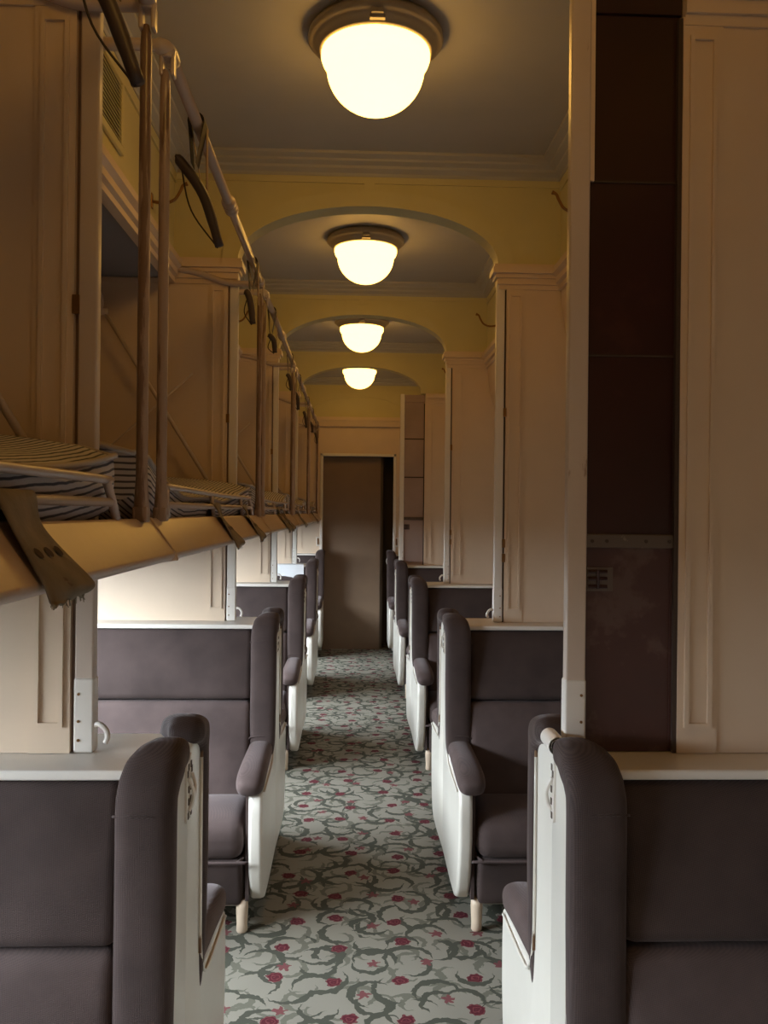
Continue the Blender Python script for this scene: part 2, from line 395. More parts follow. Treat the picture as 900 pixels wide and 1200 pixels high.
# arched cross beams between the sections
def beam(k, n):
    yc = YK(k); y0, y1 = yc-.035, yc+.035; b = BM(); A, H, zs = .53, .222, 2.525; N_ = 48
    ztop = ZC
    arc = [(-A*math.cos(math.pi*i/N_), zs + H*math.sin(math.pi*i/N_)) for i in range(N_+1)]
    solid = k == 4
    for (y, fl) in ((y0, 1), (y1, -1)):
        lo = [b.verts.new((x, y, z if not solid else 2.44)) for x, z in arc]; hi = [b.verts.new((x, y, ztop)) for x, z in arc]
        for i in range(N_): b.faces.new((lo[i], lo[i+1], hi[i+1], hi[i]))
        for s in (-1, 1):
            v = [b.verts.new(p) for p in ((s*A, y, zs-(.085 if solid else 0)), (s*(DECKX+.01), y, zs-(.085 if solid else 0)), (s*(DECKX+.01), y, ztop), (s*A, y, ztop))]; b.faces.new(v)
    if not solid:
        for i in range(N_):
            v = [b.verts.new(p) for p in ((arc[i][0], y0, arc[i][1]), (arc[i+1][0], y0, arc[i+1][1]), (arc[i+1][0], y1, arc[i+1][1]), (arc[i][0], y1, arc[i][1]))]; b.faces.new(v)
    # raised archivolt, keystone strip and frieze band
    for (y, d) in ((y0, -1), (y1, 1)):
        w = .065; t = .013
        outer = [(-(A+w)*math.cos(math.pi*i/N_), zs + (H+w)*math.sin(math.pi*i/N_)) for i in range(N_+1)]
        for i in range(N_):
            q = [(arc[i], arc[i+1], outer[i+1], outer[i])]
            f = [b.verts.new((p[0], y+d*t, p[1])) for p in q[0]]; b.faces.new(f)
            g = [b.verts.new(p) for p in ((outer[i][0], y+d*t, outer[i][1]), (outer[i+1][0], y+d*t, outer[i+1][1]), (outer[i+1][0], y, outer[i+1][1]), (outer[i][0], y, outer[i][1]))]; b.faces.new(g)
            g = [b.verts.new(p) for p in ((arc[i][0], y+d*t, arc[i][1]), (arc[i+1][0], y+d*t, arc[i+1][1]), (arc[i+1][0], y, arc[i+1][1]), (arc[i][0], y, arc[i][1]))]; b.faces.new(g)
        ya, yb = sorted((y, y+d*.016)); box(b, -.022, .022, ya, yb, zs+H+w-.004, 2.845)
        ya, yb = sorted((y, y+d*.008)); box(b, -DECKX, DECKX, ya, yb, 2.842, 2.88)
    struct(link('trim_%d' % n, b, YCREAM))
for i, k in enumerate((-1, 0, 1, 2, 3, 4)): beam(k, 4+i)

# crown moulding round each ceiling bay
for i in range(5):
    ya, yb = YK(i-1)+.035, YK(i)-.035
    prof = [(0, 2.868), (.012, 2.868), (.014, 2.880), (.034, 2.893), (.036, 2.903), (.060, 2.913), (.062, 2.921), (.090, 2.930), (.092, 2.941)]
    b = BM(); rings = []
    for o, z in prof:
        rings.append([b.verts.new(p) for p in ((-DECKX+o, ya+o, z), (DECKX-o, ya+o, z), (DECKX-o, yb-o, z), (-DECKX+o, yb-o, z))])
    for p, q in zip(rings, rings[1:]):
        for j in range(4): b.faces.new((p[j], p[(j+1) % 4], q[(j+1) % 4], q[j]))
    struct(link('trim_%d' % (10+i), b, YCREAM if False else CEIL))
    b = BM()
    for s in (-1, 1):
        x0, x1 = sorted((s*DECKX, s*(DECKX-.008)))
        box(b, x0, x1, ya, yb, 2.83, 2.868)
    struct(link('trim_%d' % (20+i), b, YCREAM))

# ------------------------------------------------------------ ceiling lamps
ordinal = ['just above the camera', 'nearest of the row in view, largest', 'second along the ceiling', 'third along the ceiling', 'farthest and smallest, by the end wall']
for i in range(5):
    yc = YK(i)-P/2+ (-.01)
    t = empty('ceiling_lamp', (0, yc, ZC-.002), 'lit opal bowl ceiling lamp with beige metal rim, ' + ordinal[i], 'ceiling lamp', 'bowl lamps down the middle of the ceiling')
    b = BM(); lathe(b, [(.10, 0), (.190, 0), (.201, -.014), (.203, -.026), (.196, -.034), (.184, -.038), (.182, -.046), (.172, -.052), (.170, -.060), (.162, -.064), (.150, -.05)], 0, 0)
    link('rim', b, RIM, t, smooth=True)
    b = BM(); pr = [(.158, -.052), (.163, -.068), (.163, -.080), (.158, -.094), (.149, -.104)]
    for j in range(1, 17):
        a = math.pi/2*j/16; pr.append((.147*math.cos(a) if j < 16 else 0, -.106-.135*math.sin(a)))
    lathe(b, pr, 0, 0); link('globe', b, GLOBE, t, smooth=True)
    b = BM(); box(b, -.017, .017, -.200, -.176, -.050, -.036); box(b, -.022, .022, -.186, -.166, -.058, -.048); link('latch', b, RIM, t, bevel=.002)

# ------------------------------------------------------------ partitions above the seat backs
words_k = ['nearest', 'second', 'third', 'fourth', 'fifth']
def frame(b, x0, x1, z0, z1, y, d, w=.006, t=.004):
    ya, yb = sorted((y, y+d*t))
    for q in ((x0, x0+w, z0, z1), (x1-w, x1, z0, z1), (x0+w, x1-w, z0, z0+w), (x0+w, x1-w, z1-w, z1)):
        box(b, *q[:2], ya, yb, *q[2:])
def partition(k, s):
    yc = YK(k); T = .02; ext = s > 0 and k in (0, 3); side = 'right' if s > 0 else 'left'
    lab = {-1: 'cream panelled partition beyond the upper berth, %s row from the front, left of the aisle',
           1: 'cream panelled partition rising behind the %s seat back, right of the aisle'}[s] % words_k[k]
    if ext: lab = 'cream partition with a %s pulled out, right of the aisle' % ('wide dark maroon slide' if k == 0 else 'narrow pinkish brown slide')
    t = empty('partition', (0, yc, 0), lab, 'partition', 'partitions between the sections')
    def X(a, c): return sorted((s*a, s*c))
    px = .560 if ext else .572
    b = BM(); x0, x1 = X(px, WALLX-.001); box(b, x0, x1, -T, T, ZL+.001, ZS-.006); link('panel', b, PAINT, t)
    b = BM()
    for d in (-1, 1):
        y = d*T
        x0, x1 = X(px, px+.076); ya, yb = sorted((y, y+d*.004)); box(b, x0, x1, ya, yb, ZL+.001, 2.44)
        x0, x1 = X(px+.012, px+.064); frame(b, x0, x1, ZL+.05, 2.405, y+d*.004, d, .008, .006)
        x0, x1 = X(px+.62, px+.626); box(b, x0, x1, ya, yb, ZL+.001, 2.44)
    link('pilaster', b, PAINTW if False else PAINT, t)
    # post at the aisle edge
    pa, pb = (.348, .386) if ext else (.530, .565)
    b = BM(); x0, x1 = X(pa, pb); box(b, x0, x1, -.022, .004, ZL+.001, 2.52)
    post = link('post', b, OLDPAINT if k == 0 else PAINTW, t, bevel=.004)
    b = BM(); x0, x1 = X(pa-.002, pb+.001); box(b, x0, x1, -.0245, .007, ZL+.0015, 1.19); link('post_sleeve', b, PAINTW, post, bevel=.005)
    b = BM(); 
    for z in (1.075, 1.11, 1.16):
        tube(b, [(s*(pb-.009), -.0262, z), (s*(pb-.009), -.0245, z)], .0028, 8)
    link('screw', b, BRASS, post)
    # slit with hinges between post and panel
    if not ext:
        b = BM(); x0, x1 = X(.565, .572); box(b, x0, x1, -.012, .012, ZL+.001, 2.44); link('slit', b, SLIT if s > 0 else BROWNSLIT, t)
        b = BM(); x0, x1 = X(.562, .575)
        for z in ((1.30, 1.36, 1.90) if s > 0 else (1.86,)): box(b, x0, x1, -.026, -.012, z, z+.035)
        link('hinge', b, BRASS, t)
        # little pull hook
        b = BM(); pts = curve([(s*.531, -.015, 1.100), (s*.519, -.02, 1.104), (s*.507, -.022, 1.095), (s*.503, -.022, 1.082), (s*.507, -.022, 1.070)], 5)
        tube(b, pts, [.0052]*len(pts), 8); link('pull_hook', b, PAINTW, t, smooth=True)
    else:
        dm = DARKPANEL if k == 0 else PINKPANEL; dm2 = DARKPANEL2 if k == 0 else PINKPANEL
        b = BM(); x0, x1 = X(.386, px)
        box(b, x0, x1, -.008, .008, 1.463, 2.448); box(b, x0, x1, -.014, .014, 2.450, 2.515)
        sl = link('slide_panel', b, dm, t)
        b = BM()
        for z in (1.80, 2.13): box(b, x0, x1, -.011, -.008, z, z+(.004 if k == 0 else .010))
        link('seam_strip', b, SLIT, sl)
        b = BM(); x0, x1 = X(.386, px-.001); box(b, x0, x1, -.010, .010, ZL+.001, 1.437); box(b, s*px-.012, s*px-.004, -.013, -.010, 1.06, 1.42); link('lower_slide_panel', b, dm2, t)
        b = BM(); box(b, x0, x1, -.016, .010, 1.437, 1.463)
        bb = link('metal_band', b, BANDMET, t, bevel=.002)
        b = BM()
        for q in (.397, .425, .50, .545): tube(b, [(s*q, -.0175, 1.45), (s*q, -.0155, 1.45)], .0035, 10)
        link('rivet', b, SLIT, bb)
        b = BM(); box(b, .388, .438, -.014, -.010, 1.355, 1.400); lt = link('latch', b, BANDMET, t)
        b = BM()
        for z in (1.364, 1.379, 1.392): tube(b, [(.390, -.016, z), (.426, -.016, z)], .0035, 8)
        tube(b, [(.409, -.017, 1.36), (.409, -.017, 1.396)], .003, 8)
        link('latch_bolt', b, DARKPANEL, lt)
        b = BM(); x0, x1 = X(px-.008, px); box(b, x0, x1, -.021, .021, ZL+.001, 2.44); link('slit', b, SLIT, t)
        if k == 0:
            b = BM(); x0, x1 = X(.386, .394); box(b, x0, x1, -.018, .018, 2.13, 2.48); link('edge_strip', b, PAINT, t)
            b = BM(); pts = [(.325, -.062, 1.074), (.325, .01, 1.074)]
            tube(b, pts, .017, 20, cap=False); tube(b, pts, .012, 20, cap=False); ps = link('post_socket', b, PAINTW, t, smooth=True)
            b = BM(); tube(b, [(.325, -.056, 1.074), (.325, -.055, 1.074)], .0125, 20); link('dark_bore', b, SLIT, ps)
    # cornice over the partition
    b = BM()
    for d in (-1, 1):
        for (za, zb, o) in ((2.425, 2.445, .006), (2.445, 2.470, .014), (2.470, 2.487, .022), (2.487, 2.512, .034), (2.512, 2.525, .028)):
            x0, x1 = X(.545-o if not ext else px+.002, DECKX+.01 if za > 2.45 else WALLX-.002); ya, yb = sorted((d*.0, d*(T+o))); box(b, x0, x1, ya, yb, za, zb)
            x0, x1 = X(px+.078, px+.082)
    link('cornice', b, PAINT, t)
    # ledge capping the two seat backs
    if k < 4:
        b = BM(); xin = (XR if s > 0 else -XL)+.05; x0, x1 = X(xin, WALLX-.002)
        box(b, x0, x1, -.128, .128, ZL-.018, ZL); link('ledge', b, PAINTW, t, bevel=.004)
for k in range(4):
    for s in (-1, 1): partition(k, s)
# end wall: cornice, wall plates, ledges
b = BM()
for (za, zb, o) in ((2.425, 2.445, .006), (2.445, 2.470, .014), (2.470, 2.487, .022), (2.487, 2.512, .034), (2.512, 2.525, .028)):
    box(b, -WALLX+.03, WALLX-.03, YEND-o-.036, YEND-.0005, za, zb)
struct(link('trim_16', b, PAINT))
b = BM()
for s in (-1, 1): frame(b, *sorted((s*.60, s*.66)), 1.1, 2.36, YEND, -1, .007, .006)
struct(link('trim_17', b, PAINT))
for s in (-1, 1):
    b = BM(); x = s*.425; box(b, x-.02, x+.02, YEND-.008, YEND-.0005, 1.13, 1.23)
    o = link('wall_plate', b, PAINTW, bevel=.003); tag(o, 'small cream metal plate on the end wall, %s of the brown doorway' % ('left' if s < 0 else 'right'), 'wall plate', 'plates beside the doorway')
    b = BM(); box(b, x-.008, x+.008, YEND-.016, YEND-.008, 1.145, 1.215); link('pull_slot', b, BRASS, o)
    b = BM(); x0, x1 = sorted((s*.42, s*(WALLX-.002))); box(b, x0, x1, YEND-.128, YEND-.001, ZL-.018, ZL)
    tag(link('seat_ledge', b, PAINTW, bevel=.004), 'cream ledge over the last seat back against the end wall, %s of the doorway' % ('left' if s < 0 else 'right'), 'ledge')

# ------------------------------------------------------------ seats
def make_seat(mir):
    """seat facing -Y, wall partition plane y=0, aisle face of the end at x=0, widening to +x (mir=1) or -x"""
    root = bpy.data.objects.new('sleeper_seat', None); COL.objects.link(root)
    Wd = 1.02
    def L(name, b, m, parent, **kw):
        if mir < 0:
            for v in b.verts: v.co.x = -v.co.x
        return link(name, b, m, parent, **kw)
    # end panel of white enamel
    prof = [(-.0003, .10), (-.28, .085), (-.40, .088), (-.455, .11), (-.495, .16), (-.522, .24), (-.537, .33), (-.538, .44), (-.53, .512),
            (-.46, .522), (-.34, .528), (-.25, .533), (-.21, .542), (-.178, .575), (-.158, .62), (-.150, .70), (-.148, 1.03), (-.10, 1.052), (-.0003, 1.056)]
    b = BM(); prism(b, prof, 0, .05, 'x')
    ep = L('end_panel', b, ENDPAINT, root, bevel=.014, seg=3, angle=50)
    at = ep.data.attributes.new('bevel_weight_edge', 'FLOAT', 'EDGE'); V_ = ep.data.vertices
    for e in ep.data.edges: at.data[e.index].value = 0.0 if all(V_[q].co.y > -.002 for q in e.vertices) or abs(V_[e.vertices[0]].co.x - V_[e.vertices[1]].co.x) > .01 else 1.0
    ep.modifiers['bevel'].limit_method = 'WEIGHT'
    # thin bead round the cut-out
    b = BM(); pts = [(-.003, y, z) for y, z in ((-.50, .508), (-.36, .514), (-.26, .520), (-.205, .530), (-.165, .565), (-.143, .615), (-.136, .70), (-.134, 1.0))]
    tube(b, curve(pts, 4), .0035, 6); L('bead', b, ENDPAINT, ep, smooth=True)
    # wing roll, up the front edge and over the top
    b = BM(); st = [(.044, -.168, .50, .040, .018, -1, 0), (.044, -.168, .52, .045, .026, -1, 0), (.040, -.166, .60, .050, .030, -1, 0), (.038, -.165, .80, .051, .032, -1, 0),
          (.038, -.164, .98, .051, .032, -1, 0), (.038, -.161, 1.012, .051, .033, -1, .15), (.035, -.152, 1.037, .051, .035, -.8, .5),
          (.031, -.134, 1.054, .050, .034, -.5, .9), (.026, -.105, 1.064, .044, .031, -.15, 1), (.018, -.078, 1.068, .037, .028, .05, 1),
          (.018, -.058, 1.066, .030, .022, .2, 1), (.018, -.045, 1.062, .016, .012, .3, 1)]
    b2 = []
    for i in range(len(st)-1):
        for j in range(3): t_ = j/3; b2.append(tuple(st[i][q]*(1-t_)+st[i+1][q]*t_ for q in range(7)))
    b2.append(st[-1])
    sweep(b, b2, 24, .66); wing = L('wing_pad', b, PLUSH, root, smooth=True)
    sb = wing.modifiers.new('s', 'SUBSURF'); sb.levels = 1; sb.render_levels = 1
    # gathered tucks where the cover folds over the top
    b = BM(); tube(b, curve([(-.004, -.180, .985), (.02, -.1935, .992), (.06, -.1945, .994), (.091, -.178, .988)], 5), .0022, 6); L('fold_seam', b, PLUSH, wing, smooth=True)
    # piping cord on both edges of the wing
    b = BM(); tube(b, [(-.003, -.140, .60), (-.003, -.136, .80), (-.003, -.136, 1.02)], .0035, 6); L('edge_cord', b, TANSTRAP, wing, smooth=True)
    # arm pad
    b = BM(); st = [(.044, -.150, .575, .044, .032, 0, 1), (.044, -.19, .572, .046, .036, .1, 1), (.045, -.26, .567, .047, .038, .1, 1), (.046, -.36, .560, .049, .040, .1, 1),
          (.047, -.45, .551, .051, .041, .12, 1), (.047, -.50, .543, .051, .041, .0, 1), (.047, -.532, .536, .048, .038, -.3, 1), (.047, -.552, .529, .040, .030, -.5, 1), (.047, -.562, .524, .020, .015, -.6, 1)]
    sweep(b, st, 24, .75); arm = L('arm_pad', b, PLUSHARM, root, smooth=True)
    sb = arm.modifiers.new('s', 'SUBSURF'); sb.levels = 1; sb.render_levels = 1
    b = BM(); tube(b, curve([(-.005, -.178, .61), (.01, -.19, .622), (.045, -.195, .626), (.085, -.19, .618), (.094, -.178, .60)], 4), .003, 6); L('seam', b, PLUSH, arm, smooth=True)
    # inner side of the arm under the pad
    b = BM(); prism(b, [(-.06, .11), (-.50, .12), (-.51, .50), (-.14, .55), (-.13, 1.0), (-.06, 1.0)], .05, .062, 'x'); L('inner_side', b, PLUSH, root)
    # back
    sh = lambda z: -(1.035-z)*.16
    b = BM(); pillow(b, .085, Wd, -.125, -.02, .758, 1.032, r=.026, shear=sh, crown=.006); L('upper_back_cushion', b, PLUSH, root, smooth=True)
    b = BM(); pillow(b, .085, Wd, -.128, -.02, .36, .753, r=.026, shear=sh, crown=.010); L('lower_back_cushion', b, PLUSHARM, root, smooth=True)
    # seat
    b = BM(); pillow(b, .066, Wd, -.545, -.16, .27, .40, r=.050)
    for v in b.verts:
        if v.co.z > .36: v.co.z += .022*max(0, 1-((v.co.y+.36)/.19)**2)
    cu = L('seat_cushion', b, PLUSHARM, root, smooth=True)
    b = BM(); tube(b, [(.075, -.20, .275), (.070, -.50, .275)], .005, 8); tube(b, curve([(.070, -.50, .275), (.085, -.543, .275), (.13, -.552, .275), (Wd, -.552, .275)], 5), .005, 8); L('piping', b, PLUSHARM, cu, smooth=True)
    b = BM(); pillow(b, .072, Wd, -.540, -.16, .10, .275, r=.02)
    for v in b.verts:
        if v.co.y < -.4: v.co.y += (.275-v.co.z)*.22
    L('front_apron', b, PLUSH, root, smooth=True)
    b = BM(); box(b, .07, Wd, -.44, -.10, .075, .100); L('base_rail', b, ENDPAINT, root, bevel=.004)
    for lx in (.075, .90):
        b = BM(); lathe(b, [(0, 0), (.016, 0), (.020, .006), (.019, .03), (.022, .09), (.020, .12), (0, .12)], lx, -.475, 20); L('leg', b, PAINT, root, smooth=True)
    return root
def make_plate(mir):
    b = BM(); pts = []
    for i in range(13): a = math.pi*i/12; pts.append((-.016 + .0115*math.cos(a), 1.03 + .0115*math.sin(a)))
    for i in range(13): a = math.pi + math.pi*i/12; pts.append((-.016 + .0115*math.cos(a), .930 + .0115*math.sin(a)))
    prism(b, pts, -.004, .0, 'x')
    tube(b, curve([(-.005, -.018, 1.003), (-.012, -.014, .985), (-.013, -.006, .97), (-.009, -.005, .95), (-.005, -.012, .94)], 4), .0035, 8)
    if mir < 0:
        for v in b.verts: v.co.x = -v.co.x
    o = link('handle_plate', b, PAINTW, None, smooth=False)
    b = BM()
    for (y, z) in ((-.020, 1.011), (-.010, .98), (-.012, 1.022), (-.010, .957), (-.014, .932)): box(b, -.0055, -.0035, y-.004, y+.004, z-.006, z+.006)
    if mir < 0:
        for v in b.verts: v.co.x = -v.co.x
    link('worn_spot', b, mat('worn_spot', (.10, .07, .045), .6), o); return o
def copy_tree(o, parent=None):
    c = o.copy(); COL.objects.link(c); c.parent = parent
    for ch in list(o.children): copy_tree(ch, c)
    return c
proto = {1: make_seat(1), -1: make_seat(-1)}
plate = {1: make_plate(1), -1: make_plate(-1)}
used = set()
cap = {0: 'in the foreground', 1: 'second from the front', 2: 'third from the front', 3: 'fourth from the front', 4: 'last, against the end wall'}
for k in range(5):
    for s in (1, -1):
        for face in (1, -1):                       # 1 = looks toward the camera
            if k == 4 and face < 0: continue
            mir = s * face
            if mir in used: o = copy_tree(proto[mir])
            else: o = proto[mir]; used.add(mir)
            o.location = (XR if s > 0 else XL, YK(k), 0)
            o.rotation_euler = (0, 0, 0 if face > 0 else math.pi)
            sd = 'right' if s > 0 else 'left'
            if face > 0: lab = 'taupe plush seat facing us, white end panel, %s of aisle, %s' % (sd, cap[k])
            else: lab = 'taupe seat turned away, back to back with the %s seat, %s of aisle' % (['foreground', 'second', 'third', 'fourth'][k], sd)
            o['label'] = lab; o['category'] = 'seat'; o['group'] = 'plush bench seats along the aisle'
            if face > 0 and k < 4:
                if ('p', s) in used: p = copy_tree(plate[s])
                else: p = plate[s]; used.add(('p', s))
                pe = [c for c in o.children if c.name.startswith('end_panel')][0]
                p.parent = pe
# white cloth over one far seat back
b = BM(); ck = YK(3)
prism(b, [(ck-.134, .90), (ck-.146, .90), (ck-.134, ZL+.002), (ck-.128, ZL+.006), (ck-.06, ZL+.006), (ck-.06, ZL+.001), (ck-.126, ZL+.001)], -1.33, -.46, 'x')
tag(link('seat_cloth', b, LINEN, bevel=.002), 'white cloth draped over the top of a far left seat back', 'cloth')

# ------------------------------------------------------------ upper berths on the left
where = ['nearest', 'second', 'third', 'fourth', 'farthest']
def berth(i):
    ya, yb = YK(i-1)+.042, YK(i)+.038
    t = empty('upper_berth', (-.9, (ya+yb)/2, 1.42), '%s of the tan let-down upper berths with guard rail, left of aisle' % where[i], 'berth', 'let-down upper berths in a row')
    ox, oy, oz = -.9, (ya+yb)/2, 1.42
    def mv(b):
        for v in b.verts: v.co -= Vector((ox, oy, oz))
        return b
    b = BM()
    nose = [(-.446, 1.484), (-.440, 1.480), (-.395, 1.420), (-.393, 1.413), (-.400, 1.405), (-.415, 1.402), (-.53, 1.402), (-.53, 1.425), (-.47, 1.430), (-.462, 1.484)]
    prism(b, nose, ya+.001, yb-.001, 'y')
    link('front_rim', mv(b), BERTHPAINT, t, bevel=.004)
    b = BM(); box(b, -1.385, -.525, ya+.002, yb-.062, 1.404, 1.426); box(b, -1.385, -.525, YK(i)-.03, YK(i)-.024, 1.404, 1.44) if False else None
    link('berth_pan', mv(b), mat('dark_berth_pan', (.10, .075, .06), .7), t)
    # end joint lug
    b = BM(); prism(b, [(-.452, 1.486), (-.440, 1.486), (-.392, 1.420), (-.388, 1.404), (-.42, 1.40)], yb-.010, yb+.002, 'y'); link('end_cap', mv(b), BERTHPAINT, t, bevel=.002)
    # guard rail: two rods, end loops and mid stays
    ra, rb = ya+.17, yb-.24
    top = [(-.448, ra, 1.484), (-.452, ra+.01, 1.515), (-.456, ra+.03, 1.545), (-.456, ra+.06, 1.551), (-.456, (ra+rb)/2, 1.547), (-.456, rb-.05, 1.549), (-.455, rb-.015, 1.543), (-.450, rb, 1.515), (-.446, rb+.012, 1.484)]
    b = BM(); tube(b, top[:1] + curve(top[1:-1], 4) + top[-1:], .0074, 10)
    tube(b, [(-.452, ra+.008, 1.511), (-.452, rb-.004, 1.512)], .0074, 10)
    for y in ((ra+.62, rb-.28) if i else (ra+.3,)): tube(b, [(-.448, y, 1.484), (-.456, y, 1.548)], .006, 8)
    link('guard_rail', mv(b), RAILPAINT, t, smooth=True)
    # posts up to the curtain rail
    for (y, sgn) in ((ya+.075, 1), (yb-.083, -1)):
        b = BM(); tube(b, [(-.440, y, 1.49), (-.440, y, 1.52), (-.440, y, 1.56), (-.440, y, 2.345), (-.440, y, 2.37), (-.440, y, 2.385)], [.015, .013, .0105, .0105, .009, .005], 14)
        box(b, -.454, -.427, y-.014, y+.014, 1.478, 1.506)
        link('post', mv(b), RODPAINT, t, smooth=False, bevel=.003)
    # folding brace from the wall to the rim
    for y in (yb-.12,):
        b = BM(); tube(b, [(-1.06, y, 2.30), (-.60, y+.0, 1.56)], .008, 8); tube(b, [(-1.25, y, 1.55), (-.70, y, 2.05)], .004, 6)
        tube(b, [(-1.16, y, 2.29), (-1.04, y, 2.29)], .014, 12)
        br = link('brace', mv(b), OLDPAINT, t, smooth=True)
        b = BM(); bmesh.ops.create_uvsphere(b, u_segments=20, v_segments=12, radius=.045)
        for v in b.verts: v.co = Vector((v.co.x*1.0-1.10, v.co.y*.5+y, v.co.z*1.2+2.33))
        link('spring_drum', mv(b), OLDPAINT, t, smooth=True)
for i in range(5): berth(i)

def mattress(i):
    ya, yb = YK(i-1)+.085, YK(i)-.075
    Lh = yb-ya; b = BM(); uvl = b.loops.layers.uv.new('UVMap')
    # closed section (x, z), perimeter coordinate drives the stripes
    sec = [(-.50, 0), (-.474, .012), (-.466, .035), (-.466, .080), (-.472, .108), (-.53, .126), (-.64, .142), (-.82, .152), (-1.05, .145), (-1.24, .13), (-1.30, .09), (-1.30, .03), (-1.25, 0), (-.90, -.004)]
    per = [0]
    for p, q in zip(sec, sec[1:]): per.append(per[-1] + math.hypot(q[0]-p[0], q[1]-p[1]))
    per.append(per[-1] + math.hypot(sec[0][0]-sec[-1][0], sec[0][1]-sec[-1][1]))
    NY = 36; rings = []
    ph = random.random()*6; shrink = lambda t: 1.0
    cx, cz = -.88, .07
    for j in range(NY+1):
        t = j/NY; y = ya + Lh*t
        d = min(t, 1-t)*Lh; k = 1 - .16*max(0, 1-d/.05)**2
        lift = (.060*max(0, 1-(Lh-(y-ya))/.75)**1.5 + .075*max(0, 1-(y-ya)/.40)**1.5)
        sag = -.012*math.sin(t*math.pi) + .004*math.sin(t*17+ph)
        rings.append([b.verts.new((cx+(x-cx)*(k if False else 1-(1-k)*.25) + .004*math.sin(t*23+z*30), y, 1.432 + cz+(z-cz)*k + lift + sag*(z > .05))) for x, z in sec])
    n = len(sec)
    for j in range(NY):
        for q in range(n):
            f = b.faces.new((rings[j][q], rings[j][(q+1) % n], rings[j+1][(q+1) % n], rings[j+1][q])); f.smooth = True
            for lp, (pq, yy) in zip(f.loops, ((per[q], j), (per[q+1], j), (per[q+1], j+1), (per[q], j+1))): lp[uvl].uv = (pq, yy/NY)
    for ring in (rings[0], rings[-1]):
        f = b.faces.new(ring)
        for lp in f.loops: lp[uvl].uv = (lp.vert.co.z, lp.vert.co.x)
    front = [Vector(r[4].co) + Vector((.003, 0, .002)) for r in rings]; back_end = [Vector(v.co) + Vector((0, .004, 0)) for v in rings[-1][4:11]]
    start_end = [Vector(v.co) - Vector((0, .004, 0)) for v in rings[0][4:11]]
    o = link('mattress', b, TICK)
    tag(o, 'striped ticking mattress with upturned ends lying in the %s upper berth' % where[i], 'mattress', 'striped mattresses in the upper berths')
    b = BM(); tube(b, start_end[::-1] + front + back_end, .0055, 8); link('piping', b, PIPING, o, smooth=True)
for i in range(5): mattress(i)

# curtain rails over the berths
def rail(i):
    ya, yb = YK(i-1)+.115, YK(i)-.045; yc = (ya+yb)/2; X0, Z0 = -.436, 2.425
    t = empty('curtain_rail', (X0, yc, Z0), 'pale curtain rail with bracket arms hung over the %s upper berth' % where[i], 'curtain rail', 'curtain rails above the berths')
    def mv(b):
        for v in b.verts: v.co -= Vector((X0, yc, Z0))
        return b
    b = BM(); tube(b, [(X0, ya+.01, Z0), (X0, yb-.01, Z0)], .0135, 14); link('rod', mv(b), RAILPAINT, t, smooth=True)
    b = BM()
    for yy in (yc-.03, yc, yc+.03): 
        tube(b, [(X0, yy-.012, Z0), (X0, yy-.006, Z0), (X0, yy+.006, Z0), (X0, yy+.012, Z0)], [.016, .0215, .0215, .016], 16)
    tube(b, [(X0, yc-.05, Z0), (X0, yc+.05, Z0)], .0165, 16)
    link('coupling', mv(b), RAILPAINT, t, smooth=True)
    for (y, d) in ((ya, -1), (yb, 1)):
        b = BM()
        pts = curve([(X0, y-d*.05, Z0), (X0, y-d*.01, Z0), (X0-.012, y+d*.008, Z0), (X0-.05, y+d*.012, Z0+.001), (X0-.14, y+d*.012, Z0+.003), (-.68, y+d*.010, 2.462), (-.785, y+d*.008, 2.482)], 5)
        tube(b, pts, [.0165]*12 + [.0125]*(len(pts)-12), 12)
        arm = link('bracket_arm', mv(b), RAILPAINT if d > 0 else OLDPAINT, t, smooth=True)
        b = BM(); tube(b, [(X0, y-d*.005, Z0), (X0, y-d*.005, Z0-.02)], .016, 12)
        for q in (-.011, .011): box(b, X0+q-.004, X0+q+.004, y-.012-d*.005, y+.012-d*.005, Z0-.055, Z0-.012)
        link('fork', mv(b), RAILPAINT, arm, bevel=.003)
        b = BM(); tube(b, [(-.792, y+d*.008, 2.482), (-.770, y+d*.008, 2.480)], .02, 14); link('flange', mv(b), OLDPAINT, arm, smooth=True)
for i in range(5): rail(i)

